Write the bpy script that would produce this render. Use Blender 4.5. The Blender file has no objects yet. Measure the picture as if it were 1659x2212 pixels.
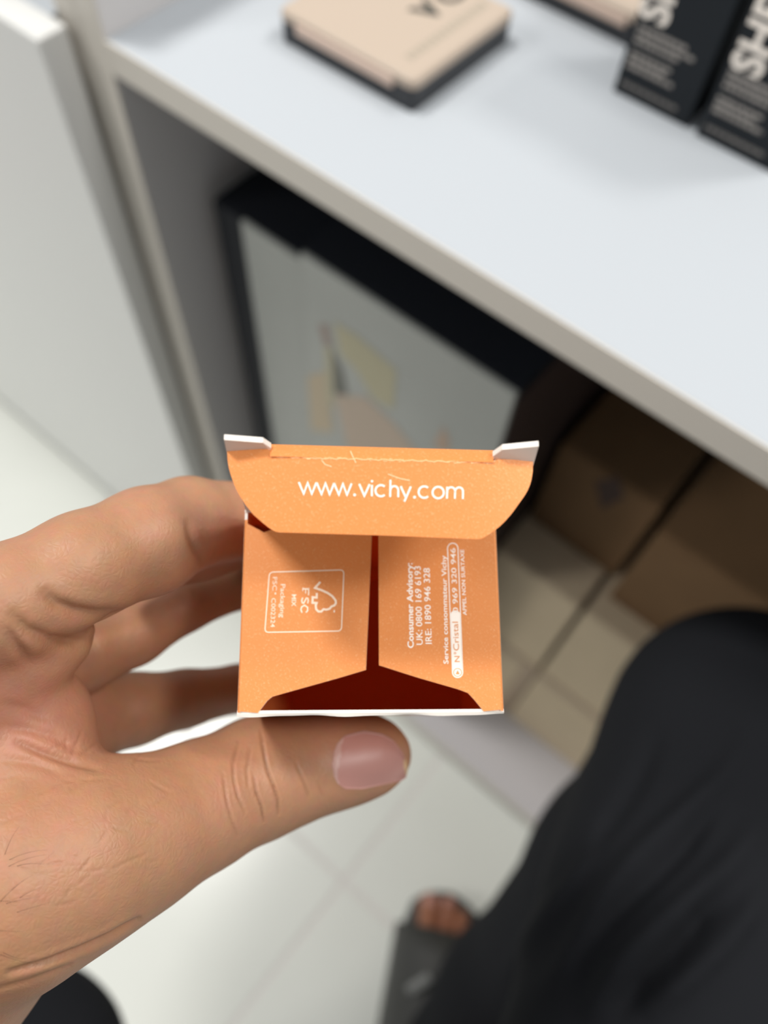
import bpy, bmesh, math, random
import numpy as np
from mathutils import Vector, Matrix
from mathutils.bvhtree import BVHTree

random.seed(7); np.random.seed(7)
SC = bpy.context.scene
COL = SC.collection

# ------------------------------------------------------------------ camera
F, CX, CY = 1700.0, 829.5, 1106.0            # focal length / centre for the 1659 x 2212 frame
CAM = np.array([0.0, 0.0, 1.03])
_N = np.array([-75.0, 912.0, F]); _N /= np.linalg.norm(_N)
_X = np.array([5017.0, 3828.0, -F]); _X -= _N * (_X @ _N); _X /= np.linalg.norm(_X)
_Z = -_N; _Y = np.cross(_Z, _X)
ROT = np.array([_X, _Y, _Z])                 # camera axes (right, down, forward) -> world
cam_data = bpy.data.cameras.new('camera')
cam = bpy.data.objects.new('camera', cam_data); COL.objects.link(cam)
m = Matrix.Identity(4)
for i, v in enumerate((ROT @ [1, 0, 0], ROT @ [0, -1, 0], ROT @ [0, 0, -1], CAM)):
    for k in range(3): m[k][i] = float(v[k])
cam.matrix_world = m
cam_data.sensor_fit = 'VERTICAL'; cam_data.sensor_height = 36.0; cam_data.sensor_width = 27.0
cam_data.lens = F * 36.0 / 2212.0
cam_data.clip_start = 0.01; cam_data.clip_end = 50
cam_data.dof.use_dof = True
cam_data.dof.focus_distance = 0.1445
cam_data.dof.aperture_fstop = cam_data.lens / 3.5
SC.camera = cam

# ------------------------------------------------------------------ light
world = bpy.data.worlds.new('shop_light'); SC.world = world; world.use_nodes = True
bg = world.node_tree.nodes['Background']
bg.inputs[0].default_value = (0.93, 0.97, 1.0, 1); bg.inputs[1].default_value = 0.40

def area(name, loc, target, size, sy, power, color=(1, .97, .93)):
    d = bpy.data.lights.new(name, 'AREA'); d.shape = 'RECTANGLE'; d.size = size; d.size_y = sy
    d.energy = power; d.color = color
    o = bpy.data.objects.new(name, d); COL.objects.link(o); o.location = loc
    o.rotation_euler = (Vector(target) - Vector(loc)).to_track_quat('-Z', 'Y').to_euler()
    return o
area('ceiling_or_fill_light', (0.62, 1.27, 2.7), (0.62, 1.27, 0), 0.35, 0.35, 17)
area('ceiling_or_fill_light', (0.90, 0.46, 2.7), (0.90, 0.46, 0), 0.35, 0.35, 17)
area('ceiling_or_fill_light', (-0.92, 0.0, 2.7), (-0.92, 0.0, 0), 0.30, 0.30, 29)
area('ceiling_or_fill_light', (-1.7, -1.7, 2.7), (-1.7, -1.7, 0), 0.5, 0.5, 26)  # fill lamp added at the front left to brighten door, boxes and hand

SC.view_settings.view_transform = 'Standard'
SC.view_settings.look = 'None'
SC.view_settings.exposure = 0.2
SC.view_settings.gamma = 1.0
SC.view_settings.use_curve_mapping = False
SC.cycles.max_bounces = 6; SC.cycles.diffuse_bounces = 4; SC.cycles.glossy_bounces = 2; SC.cycles.caustics_reflective = False

# ------------------------------------------------------------------ helpers
def ray(px, py): return ROT @ np.array([(px - CX) / F, (py - CY) / F, 1.0])
def P(px, py, d): return CAM + ray(px, py) * d
def onY(px, py, y):
    r = ray(px, py); return CAM + r * ((y - CAM[1]) / r[1])
def onZ(px, py, z):
    r = ray(px, py); return CAM + r * ((z - CAM[2]) / r[2])
def onPlane(px, py, o, n):
    r = ray(px, py); return CAM + r * (np.dot(o - CAM, n) / np.dot(r, n))
def project(w):
    c = (np.asarray(w) - CAM) @ ROT
    return CX + F * c[..., 0] / c[..., 2], CY + F * c[..., 1] / c[..., 2], c[..., 2]

def lin(r, g, b):
    f = lambda c: (c / 255 / 12.92) if c / 255 <= 0.04045 else ((c / 255 + 0.055) / 1.055) ** 2.4
    return (f(r), f(g), f(b), 1)

MATS = {}
def mat(name, col, rough=0.5, spec=0.5, metal=0.0, coat=0.0, noise=None, bump=None, sss=0.0):
    """procedural material; noise=(scale, amount) tints the colour, bump=(scale, strength, distance)"""
    if name in MATS: return MATS[name]
    mt = bpy.data.materials.new(name); mt.use_nodes = True
    nt = mt.node_tree; b = nt.nodes['Principled BSDF']
    b.inputs['Base Color'].default_value = col if len(col) == 4 else (*col, 1)
    b.inputs['Roughness'].default_value = rough
    b.inputs['Specular IOR Level'].default_value = spec
    b.inputs['Metallic'].default_value = metal
    b.inputs['Coat Weight'].default_value = coat
    if sss:
        b.inputs['Subsurface Weight'].default_value = sss
        b.inputs['Subsurface Radius'].default_value = (1.0, 0.35, 0.2)
        b.inputs['Subsurface Scale'].default_value = 0.004
    tc = nt.nodes.new('ShaderNodeTexCoord')
    if noise:
        n = nt.nodes.new('ShaderNodeTexNoise'); n.inputs['Scale'].default_value = noise[0]
        n.inputs['Detail'].default_value = 4
        nt.links.new(tc.outputs['Object'], n.inputs['Vector'])
        r = nt.nodes.new('ShaderNodeMapRange')
        r.inputs['From Min'].default_value = 0.3; r.inputs['From Max'].default_value = 0.7
        r.inputs['To Min'].default_value = 1 - noise[1]; r.inputs['To Max'].default_value = 1 + noise[1]
        nt.links.new(n.outputs['Fac'], r.inputs['Value'])
        mx = nt.nodes.new('ShaderNodeVectorMath'); mx.operation = 'SCALE'
        mx.inputs[0].default_value = tuple(col[:3])
        nt.links.new(r.outputs['Result'], mx.inputs['Scale'])
        nt.links.new(mx.outputs['Vector'], b.inputs['Base Color'])
    if bump:
        n = nt.nodes.new('ShaderNodeTexNoise'); n.inputs['Scale'].default_value = bump[0]
        n.inputs['Detail'].default_value = 3
        nt.links.new(tc.outputs['Object'], n.inputs['Vector'])
        bn = nt.nodes.new('ShaderNodeBump'); bn.inputs['Strength'].default_value = bump[1]
        bn.inputs['Distance'].default_value = bump[2]
        nt.links.new(n.outputs['Fac'], bn.inputs['Height'])
        nt.links.new(bn.outputs['Normal'], b.inputs['Normal'])
    MATS[name] = mt
    return mt

def link(o, parent=None):
    COL.objects.link(o)
    if parent is not None:
        o.parent = parent
        if parent.type == 'EMPTY' or True:
            o.matrix_parent_inverse = WORLD_OF(parent).inverted()
    return o
def WORLD_OF(o):
    mw = o.matrix_basis.copy()
    if o.parent: mw = WORLD_OF(o.parent) @ o.matrix_parent_inverse @ mw
    return mw

def mesh_obj(name, verts, faces, mats, parent=None, fmat=None, smooth=False):
    me = bpy.data.meshes.new(name)
    me.from_pydata([tuple(map(float, v)) for v in verts], [], faces)
    for mm in (mats if isinstance(mats, (list, tuple)) else [mats]): me.materials.append(mm)
    if fmat is not None: me.polygons.foreach_set('material_index', fmat)
    if smooth: me.polygons.foreach_set('use_smooth', [True] * len(me.polygons))
    me.update()
    return link(bpy.data.objects.new(name, me), parent)

def bm_obj(name, bm, mats, parent=None, smooth=False):
    me = bpy.data.meshes.new(name); bm.normal_update(); bm.to_mesh(me); bm.free()
    for mm in (mats if isinstance(mats, (list, tuple)) else [mats]): me.materials.append(mm)
    if smooth: me.polygons.foreach_set('use_smooth', [True] * len(me.polygons))
    return link(bpy.data.objects.new(name, me), parent)

def box(name, lo, hi, mt, parent=None, bevel=0.001, seg=2, rot=0.0):
    """box from world corners lo..hi; its origin sits at the bottom centre"""
    lo, hi = np.array(lo, float), np.array(hi, float)
    c = (lo + hi) / 2; c[2] = lo[2]; h = (hi - lo)
    bm = bmesh.new(); bmesh.ops.create_cube(bm, size=1)
    for v in bm.verts: v.co = Vector((v.co.x * h[0], v.co.y * h[1], (v.co.z + .5) * h[2]))
    if bevel: bmesh.ops.bevel(bm, geom=list(bm.edges), offset=bevel, segments=seg, profile=.5, affect='EDGES')
    me = bpy.data.meshes.new(name); bm.to_mesh(me); bm.free(); me.materials.append(mt)
    o = bpy.data.objects.new(name, me); o.location = c; o.rotation_euler = (0, 0, rot)
    return link(o, parent)

def empty(name, loc):
    o = bpy.data.objects.new(name, None); o.location = tuple(map(float, loc)); o.empty_display_size = .02
    return link(o)
def tag(o, label, cat, group=None, kind=None):
    o['label'] = label; o['category'] = cat
    if group: o['group'] = group
    if kind: o['kind'] = kind
    return o
def structure(o, label=None):
    o['kind'] = 'structure'
    if label: o['label'] = label
    return o

def slab(name, outline, nrm, t, mats, parent=None):
    """sheet of board: outline = 3-D points, front face material 0, back face 1, cut edge 2"""
    n = np.array(nrm, float); n /= np.linalg.norm(n)
    o = np.array(outline, float)
    a = np.cross(np.roll(o, -1, 0) - o[0], np.roll(o, -2, 0) - o[0]).sum(0)
    area_n = sum(np.cross(o[i] - o[0], o[(i + 1) % len(o)] - o[0]) for i in range(len(o)))
    if np.dot(area_n, n) < 0: o = o[::-1]
    k = len(o); verts = list(o) + list(o - n * t)
    faces = [tuple(range(k)), tuple(reversed(range(k, 2 * k)))]
    fm = [0, 1]
    for i in range(k):
        j = (i + 1) % k; faces.append((i, k + i, k + j, j)); fm.append(2)
    return mesh_obj(name, verts, faces, mats, parent, fm)

# flat print: everything is drawn in 2-D and mapped onto a surface by a function fn(u, v) -> 3-D point
def ribbon(path, w, closed=False):
    p = np.array(path, float)
    n = len(p); vs = []; fs = []
    for i in range(n):
        a = p[i - 1] if (i > 0 or closed) else p[i]; c = p[(i + 1) % n] if (i < n - 1 or closed) else p[i]
        d1 = p[i] - a; d2 = c - p[i]
        if np.linalg.norm(d1) < 1e-9: d1 = d2
        if np.linalg.norm(d2) < 1e-9: d2 = d1
        d1 = d1 / np.linalg.norm(d1); d2 = d2 / np.linalg.norm(d2)
        t = d1 + d2
        t = t / np.linalg.norm(t) if np.linalg.norm(t) > 1e-6 else d1
        nn = np.array([-t[1], t[0]]); s = max(0.45, abs(np.dot(nn, [-d1[1], d1[0]])))
        vs += [p[i] + nn * w / 2 / s, p[i] - nn * w / 2 / s]
    for i in range(n - (0 if closed else 1)):
        j = (i + 1) % n; fs.append((2 * i, 2 * i + 1, 2 * j + 1, 2 * j))
    return vs, fs
def arc(cx, cy, rx, ry, a0, a1, n=18):
    return [(cx + rx * math.cos(math.radians(a0 + (a1 - a0) * i / n)), cy + ry * math.sin(math.radians(a0 + (a1 - a0) * i / n))) for i in range(n + 1)]
def disc(cx, cy, r, n=14):
    return [(cx + r * math.cos(2 * math.pi * i / n), cy + r * math.sin(2 * math.pi * i / n)) for i in range(n)], [tuple(range(n))]
def merge(parts):
    V, Fc = [], []
    for vs, fs in parts:
        k = len(V); V += list(vs); Fc += [tuple(i + k for i in f) for f in fs]
    return V, Fc
_TXT = {}
def text2d(s, bold=0.0):
    """the outline letters of a string as a flat mesh scaled to unit cap height, starting at 0,0"""
    key = (s, bold)
    if key in _TXT: return _TXT[key]
    cu = bpy.data.curves.new('lettering', 'FONT'); cu.body = s; cu.size = 1; cu.offset = bold; cu.resolution_u = 3
    ob = bpy.data.objects.new('lettering', cu); COL.objects.link(ob)
    dg = bpy.context.evaluated_depsgraph_get(); dg.update()
    me = bpy.data.meshes.new_from_object(ob.evaluated_get(dg))
    V = np.array([v.co[:2] for v in me.vertices]); Fc = [tuple(p.vertices) for p in me.polygons]
    bpy.data.objects.remove(ob); bpy.data.curves.remove(cu); bpy.data.meshes.remove(me)
    V[:, 0] -= V[:, 0].min(); V[:, 1] /= 0.70
    L = V[:, 0].max()
    _TXT[key] = (V, Fc, L)
    return _TXT[key]
def place_text(s, start, end, cap, bold=0.0):
    """string from start to end (2-D), cap = vector baseline -> cap height"""
    V, Fc, L = text2d(s, bold)
    st = np.array(start, float); d = (np.array(end, float) - st) / L; c = np.array(cap, float)
    return [tuple(st + d * v[0] + c * v[1]) for v in V], Fc
def printed(name, parts, fn, mt, parent):
    V, Fc = merge(parts)
    o = mesh_obj(name, [fn(*v) for v in V], Fc, mt, parent)
    return o

# ------------------------------------------------------------------ materials
white_board = mat('white_laminate', lin(177, 182, 187), .65, .2)
edge_band = mat('edge_band', lin(206, 200, 190), .45, .4)
door_white = mat('door_white', lin(218, 218, 215), .35, .4)
tile_mat = mat('floor_tile_glaze', lin(222, 224, 217), .22, .5, noise=(6, .025))
grout = mat('tile_grout', lin(218, 214, 210), .8)
black_card = mat('black_card', lin(33, 37, 41), .7, .2)
print_white = mat('print_white', lin(250, 240, 228), .55)
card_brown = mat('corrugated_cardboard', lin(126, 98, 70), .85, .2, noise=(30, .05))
card_brown2 = mat('corrugated_cardboard_pale', lin(212, 194, 166), .85, .2, noise=(24, .05))
card_dark = mat('corrugated_cardboard_dark', lin(120, 84, 60), .85, .2, noise=(24, .05))

# ------------------------------------------------------------------ the setting: floor
ZS = 0.78                                     # top of the display shelf
YF = 0.228                                    # front plane of the shelf unit
floor_o = structure(box('floor', (-3, -3, -.05), (3, 3, -.0014), grout, bevel=0), 'pale glazed tile floor with thin grey joints')
T = .60; GX, GY = -0.0405, 0.0385
tile_me = None
for i in range(-2, 3):
    for j in range(-2, 2):
        x0, y0 = GX + i * T, GY + j * T
        if tile_me is None:
            t = box('floor_tile', (x0 + .0028, y0 + .0028, -.012), (x0 + T - .0028, y0 + T - .0028, 0), tile_mat, floor_o, bevel=.0010)
            tile_me = t.data
        else:
            t = bpy.data.objects.new('floor_tile', tile_me); t.location = (x0 + T / 2, y0 + T / 2, -.012); link(t, floor_o)

structure(box('wall_back', (-3, 2.9, 0), (3, 3.0, 2.8), mat('wall_paint', lin(225, 225, 222), .8), bevel=0), 'plain pale shop wall')

# ------------------------------------------------------------------ display unit with the open niche
unit = tag(empty('display_cabinet', (-.1, .45, 0)), 'white display cabinet with a laid-out top shelf and an open storage niche', 'cabinet')
XI = -.3665                                   # inner face of its left upright
sp = box('side_panel', (XI - .019, YF + .001, 0), (XI, .70, .87), mat('side_laminate', lin(212, 209, 208), .6, .3), unit, .0008)
box('edge_strip', (XI - .019, YF, 0), (XI, YF + .0012, .87), edge_band, sp, .0003)
box('side_panel', (.42, YF, 0), (.439, .70, .87), edge_band, unit, .0008)
box('back_panel', (XI, .69, 0.02), (.42, .70, .87), white_board, unit, .0)
sh = box('shelf_board', (XI, YF + .001, ZS - .0185), (.42, .69, ZS), white_board, unit, .0008)
box('edge_strip', (XI, YF, ZS - .0185), (.42, YF + .0012, ZS - .0002), edge_band, sh, .0003)
bb = box('bottom_board', (XI, YF + .001, 0.012), (.42, .69, .045), mat('white_laminate_base', lin(196, 193, 195), .6, .3), unit, .0008)
box('edge_strip', (XI, YF, 0.012), (.42, YF + .0012, .0448), edge_band, bb, .0003)
box('plinth', (XI, YF + .03, 0), (.42, YF + .045, .012), edge_band, unit, .0)

left = tag(empty('cupboard', (-.75, .45, 0)), 'pale cupboard with a plain closed door standing left of the display cabinet', 'cupboard')
XL = XI - .0195
box('side_panel', (XL - .019, YF, 0), (XL, .70, .87), edge_band, left, .0008)
box('shelf_board', (-1.25, .2238, ZS - .019), (XL - .019, .69, ZS - .001), white_board, left, .0008)
box('back_panel', (-1.25, .69, .02), (XL - .019, .70, .87), white_board, left, 0)
dr = box('door', (-1.25, .2045, .027), (-.3905, .2235, ZS), door_white, left, .0012)
box('plinth', (-1.25, .209, 0), (XL - .019, .222, .0265), mat('plinth_shade_grey', lin(120, 119, 112), .7), left, 0)  # plinth coloured dark to paint the shadow line under the door

# ------------------------------------------------------------------ things in the niche
def board_box(name, x0, x1, y0, y1, z0, z1, mt, label, group=None, tape=None, rot=0.0):
    e = tag(empty(name, ((x0 + x1) / 2, (y0 + y1) / 2, z0)), label, 'box', group)
    e.rotation_euler = (0, 0, 0)
    box('body', (x0, y0, z0), (x1, y1, z1 - .003), mt, e, .0015)
    xm = (x0 + x1) / 2
    ym = (y0 + y1) / 2
    box('top_flap', (x0 + .001, y0 + .001, z1 - .003), (x1 - .001, ym - .0008, z1), mt, e, .0008)
    box('top_flap', (x0 + .001, ym + .0008, z1 - .003), (x1 - .001, y1 - .001, z1), mt, e, .0008)
    if tape:
        box('packing_tape', (xm - tape / 2, y0 - .0004, z0 + .001), (xm + tape / 2, y0 + .0002, z1 - .003), mat('packing_tape', lin(150, 124, 92), .3), e, 0)
    return e
ZB = .0451
G = 'cardboard boxes stacked in the niche'
Z1, Z2, Z3 = ZB + .19, .405, .53
cb1 = board_box('cardboard_box', -.0965, -.0075, .311, .56, ZB, Z1, card_brown2, 'plain cardboard box on the niche floor left of the vertical joint, beside the carton', G)
cb2 = board_box('cardboard_box', -.0055, .16, .311, .56, ZB, Z1, card_brown2, 'plain cardboard box on the niche floor just beside the black trouser knee', G)
board_box('cardboard_box', -.0965, -.0095, .3115, .56, Z1, Z2, card_brown2, 'pale cardboard box left of the short dark gap, second in its stack', G)
board_box('cardboard_box', -.0045, .16, .3115, .56, Z1, Z2, card_brown2, 'pale cardboard box right of the short dark gap, second in its stack', G)
tape = mat('packing_tape', lin(176, 154, 128), .4)
for e_, x0_, x1_ in ((cb1, -.0963, -.0077), (cb2, -.0053, .1598)):
    box('packing_tape', (x0_, .3104, Z1 - .019), (x1_, .3112, Z1 - .0032), tape, e_, 0)
box('packing_tape', (-.024, .3104, ZB + .001), (-.0077, .3112, Z1 - .0192), tape, cb1, 0)
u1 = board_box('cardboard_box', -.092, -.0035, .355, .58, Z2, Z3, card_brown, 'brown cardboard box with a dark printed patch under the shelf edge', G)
mesh_obj('printed_patch', [onY(x, y, .3545) for x, y in ((1285, 1040), (1335, 1030), (1348, 1075), (1300, 1100))], [(0, 1, 2, 3)], mat('box_print', lin(70, 48, 40), .7), u1)
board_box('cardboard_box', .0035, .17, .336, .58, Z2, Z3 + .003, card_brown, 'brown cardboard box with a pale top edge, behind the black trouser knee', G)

# black boxes with a picture front
glossy_grey = mat('picture_front_grey', lin(152, 154, 149), .35, .5, noise=(9, .06))
black_lid = mat('black_lid', lin(18, 21, 28), .6, .25)
dark_side = mat('dark_brown_side', lin(66, 50, 46), .6)
def picture_box(name, x0, x1, y0, y1, z0, z1, label, inset):
    e = tag(empty(name, ((x0 + x1) / 2, (y0 + y1) / 2, z0)), label, 'box', 'black boxes with grey picture fronts')
    box('body', (x0, y0 + .004, z0), (x1, y1, z1 - .01), dark_side, e, .001)
    box('lid', (x0 - .0006, y0 + .0035, z1 - .01), (x1 + .0006, y1 + .0006, z1), black_lid, e, .001)
    box('front_panel', (x0 + inset, y0, z0 + .002), (x1 - .0005, y0 + .0035, z1 - .001), glossy_grey, e, .0006)
    if inset > .002: box('front_border', (x0, y0 + .0012, z0 + .002), (x0 + inset, y0 + .0037, z1 - .001), black_lid, e, .0003)
    return e
picture_box('picture_box', -.347, -.2590, .2625, .50, ZB, .668, 'black box with a plain grey front and black border, against the left niche side', .026)
pb = picture_box('picture_box', -.2575, -.0985, .2515, .47, ZB, .689, 'wider black box with a gold and beige figure printed on its grey front', .0005)
for nm, pts, c in (
    ('gold_print', [(722, 695), (770, 725), (856, 800), (850, 885), (806, 862), (770, 800), (735, 765)], (172, 165, 136)),
    ('beige_print', [(664, 812), (705, 802), (720, 935), (672, 930)], (178, 162, 136)),
    ('dark_print', [(712, 742), (740, 800), (752, 855), (722, 850)], (94, 94, 86)),
    ('figure_print', [(722, 852), (790, 858), (850, 915), (930, 1010), (760, 1010)], (178, 160, 142)),
    ('red_print', [(688, 700), (708, 702), (716, 748), (700, 745)], (146, 128, 118)),
    ('yellow_print', [(700, 748), (716, 750), (722, 880), (706, 870)], (170, 164, 138)),
    ('flame_print', [(936, 960), (958, 920), (972, 955), (965, 985)], (172, 148, 128))):
    mesh_obj(nm, [onY(x, y, .25135 - .00001 * len(nm)) for x, y in pts], [tuple(range(len(pts)))], mat(nm, lin(*c), .5), pb)

# ------------------------------------------------------------------ cosmetics on the shelf
beige = mat('beige_plastic', lin(182, 166, 150), .35, .4)
black_plastic = mat('black_plastic', lin(40, 42, 46), .4, .5)
def rounded_slab(name, x0, x1, y0, y1, z0, z1, mt, parent, r=.004, bev=.0012):
    bm = bmesh.new(); pts = []
    for cx_, cy_, a in ((x1 - r, y1 - r, 0), (x0 + r, y1 - r, 90), (x0 + r, y0 + r, 180), (x1 - r, y0 + r, 270)):
        pts += arc(cx_, cy_, r, r, a, a + 90, 5)
    vs = [bm.verts.new((x, y, z0)) for x, y in pts]
    f = bm.faces.new(vs); ex = bmesh.ops.extrude_face_region(bm, geom=[f])
    top = [g for g in ex['geom'] if isinstance(g, bmesh.types.BMVert)]
    for v in top: v.co.z = z1
    bmesh.ops.recalc_face_normals(bm, faces=bm.faces)
    te = [e for e in bm.edges if all(abs(v.co.z - z1) < 1e-7 for v in e.verts)]
    if bev: bmesh.ops.bevel(bm, geom=te, offset=bev, segments=3, profile=.5, affect='EDGES')
    return bm_obj(name, bm, mt, parent)
def compact(x0, y0, label, letters):
    x1, y1 = x0 + .0895, y0 + .084
    e = tag(empty('powder_compact', ((x0 + x1) / 2, (y0 + y1) / 2, ZS)), label, 'compact', 'beige lidded compacts on the shelf')
    rounded_slab('base', x0 + .0005, x1 - .0005, y0 + .0005, y1 - .0005, ZS + .0002, ZS + .0118, black_plastic, e, .003, .0008)
    lid = rounded_slab('lid', x0, x1, y0, y1, ZS + .0119, ZS + .0172, beige, e, .004, .0025)
    box('clasp_tab', (x0 + .012, y0 - .0010, ZS + .0080), (x1 - .013, y0 + .003, ZS + .0142), mat('clasp_pink_beige', lin(206, 182, 166), .4), e, .001)
    if letters:
        fn = lambda u, v: (u, v, ZS + .01726)
        dark = mat('lid_print_dark', lin(60, 60, 54), .6)
        pale = mat('lid_print_pale', lin(160, 149, 133), .6)
        printed('lettering', [place_text('V', (-.2365, .3335), (-.2365, .3490), (-.013, 0), .06),
                              place_text('C', (-.2365, .3520), (-.2365, .3665), (-.013, 0), .05)], fn, dark, lid)
        rows = []
        yy = y0 + .012
        while yy < y1 - .008:
            L = random.uniform(.0025, .0055)
            rows.append(([(x1 - .0165, yy), (x1 - .0115, yy), (x1 - .0115, yy + L), (x1 - .0165, yy + L)], [(0, 1, 2, 3)]))
            yy += L + .0012
        printed('fine_print', rows, fn, pale, lid)
    return e
compact(-.3000, .2905, 'flat beige-lidded compact with black base lying near the shelf corner', True)
compact(-.2415, .4140, 'beige-lidded compact with black base half hidden behind the black cartons', False)

def black_carton(x0, label, s_px, cap_px):
    w, d, h = .0430, .0430, .125
    y0 = .376 if x0 < -.12 else .3745
    e = tag(empty('black_carton', (x0 + w / 2, y0 + d / 2, ZS)), label, 'carton', 'black printed cartons on the shelf')
    body = box('body', (x0, y0, ZS + .0001), (x0 + w, y0 + d, ZS + h), black_card, e, .0006)
    box('top_flap', (x0 + .0004, y0 + .0004, ZS + h), (x0 + w - .0004, y0 + d - .0004, ZS + h + .0006), black_card, e, .0002)
    fn = lambda u, v: (x0 + u, y0 - .00006, ZS + v)
    a = onY(*s_px, y0); b = onY(*cap_px, y0)
    ch = abs(a[0] - b[0]); bx = a[0] - x0; bz = a[2] - ZS
    printed('lettering', [place_text('SHEGLAM', (bx, bz), (bx, bz + ch * 5.75), (-ch, 0), .028)], fn, print_white, body)
    rows = []
    def line(z, u0, u1, hgt):
        u = u0
        while u < u1:
            L = min(random.uniform(.0018, .0048), u1 - u)
            rows.append(([(u, z), (u + L, z), (u + L, z + hgt), (u, z + hgt)], [(0, 1, 2, 3)])); u += L + .0006
    for z, u1 in ((.0330, .029), (.0298, .034), (.0266, .027), (.0205, .026), (.0175, .024), (.0145, .029)): line(z, .0030, u1, .0020)
    printed('fine_print', rows, fn, mat('fine_print_grey', lin(150, 144, 138), .6), body)
    rows.clear()
    line(.0052, .0030, .035, .0022)
    printed('fine_print', rows, fn, mat('fine_print_dim', lin(112, 108, 104), .6), body)
black_carton(-.1467, 'black carton with white letters, left of the pair on the shelf', (1436, 60), (1378, 30))
black_carton(-.0975, 'black carton with white letters, right of the pair, cut by the frame edge', (1637, 172), (1577, 138))

# ------------------------------------------------------------------ the orange carton
def shimmer(name, col, amt):
    mt = mat(name, col, .42, .5)
    nt = mt.node_tree; b = nt.nodes['Principled BSDF']
    tc = nt.nodes.new('ShaderNodeTexCoord')
    n = nt.nodes.new('ShaderNodeTexNoise'); n.inputs['Scale'].default_value = 2600; n.inputs['Detail'].default_value = 2
    nt.links.new(tc.outputs['Object'], n.inputs['Vector'])
    bn = nt.nodes.new('ShaderNodeBump'); bn.inputs['Strength'].default_value = amt; bn.inputs['Distance'].default_value = .00008
    rp = nt.nodes.new('ShaderNodeMapRange'); rp.inputs['From Min'].default_value = .56; rp.inputs['From Max'].default_value = .72; rp.inputs['To Max'].default_value = .5
    mx = nt.nodes.new('ShaderNodeMix'); mx.data_type = 'RGBA'; mx.inputs[6].default_value = col; mx.inputs[7].default_value = lin(255, 196, 140)
    nt.links.new(n.outputs['Fac'], rp.inputs['Value']); nt.links.new(rp.outputs['Result'], mx.inputs[0]); nt.links.new(mx.outputs[2], b.inputs['Base Color'])
    nt.links.new(n.outputs['Fac'], bn.inputs['Height']); nt.links.new(bn.outputs['Normal'], b.inputs['Normal'])
    b.inputs['Metallic'].default_value = .1
    return translucent(mt, .22, lin(250, 140, 60))
def translucent(mt, amt, col):
    nt = mt.node_tree; b = nt.nodes['Principled BSDF']; out = nt.nodes['Material Output']
    tr = nt.nodes.new('ShaderNodeBsdfTranslucent'); tr.inputs['Color'].default_value = col
    ms = nt.nodes.new('ShaderNodeMixShader'); ms.inputs[0].default_value = amt
    nt.links.new(b.outputs[0], ms.inputs[1]); nt.links.new(tr.outputs[0], ms.inputs[2]); nt.links.new(ms.outputs[0], out.inputs['Surface'])
    return mt
orange = shimmer('orange_print', lin(241, 156, 86), .3)
inner = mat('carton_inside', lin(236, 142, 72), .7)
translucent(inner, .25, lin(250, 140, 60))
cutw = mat('board_cut_edge', lin(246, 238, 228), .7)
lid_in = mat('board_white_inside', lin(240, 228, 216), .7)
FL, FR = P(512, 1541.5, .155), P(1088.5, 1537.5, .155)
BL0 = P(538.5, 1112, .1652)
ax = (FR - FL); W = np.linalg.norm(ax); ax /= W
ay = BL0 - FL; ay -= ax * np.dot(ay, ax); ay /= np.linalg.norm(ay)
az = np.cross(ax, ay)
D, H, TH = .0415, .085, .00055
ctr = (FL + FR) / 2 + ay * D / 2 - az * H
carton = tag(empty('orange_carton', ctr), 'opened orange cardboard carton held upright in the hand, lid flap raised', 'carton')
O = FL
def L3(u, v, w): return O + ax * u + ay * v + az * w
def panel(name, pts, n, mats=None, parent=carton): return slab(name, pts, n, TH, mats or [orange, inner, cutw], parent)
FR_top = [(0, 0)]
# side walls (0.6 mm board)
panel('front_panel', [L3(0, 0, -H), L3(W, 0, -H), L3(W, 0, 0)] + [L3(W * k / 24, 0, .00012 * math.sin(k * 1.9) + .0001 * math.sin(k * .7)) for k in range(23, 0, -1)] + [L3(0, 0, 0)], -ay)
panel('back_panel', [L3(0, D, -H), L3(W, D, -H), L3(W, D, 0), L3(0, D, 0)], ay)
panel('side_panel', [L3(0, 0, -H), L3(0, D, -H), L3(0, D, -.0002), L3(0, 0, -.0002)], -ax)
panel('side_panel', [L3(W, 0, -H), L3(W, D, -H), L3(W, D, -.0002), L3(W, 0, -.0002)], ax)
panel('bottom_panel', [L3(0, 0, -H), L3(W, 0, -H), L3(W, D, -H), L3(0, D, -H)], -az)
# torn white rim of the front wall
rim = []
for k in range(41):
    u = W * k / 40
    wv = .00034 + .00016 * math.sin(k * .42 + .6) + .00006 * math.sin(k * .9)
    rim.append((u, wv))
rv = [L3(u, 0, .00035) for u, _ in rim] + [L3(u, -abs(wv) - .0002, -.0001) for u, wv in rim] + [L3(u, 0, -.0012) for u, _ in rim]
n41 = 41
rf = [(i, i + 1, n41 + i + 1, n41 + i) for i in range(40)] + [(n41 + i, n41 + i + 1, 2 * n41 + i + 1, 2 * n41 + i) for i in range(40)]
mesh_obj('torn_rim', rv, rf, cutw, carton)
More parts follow.
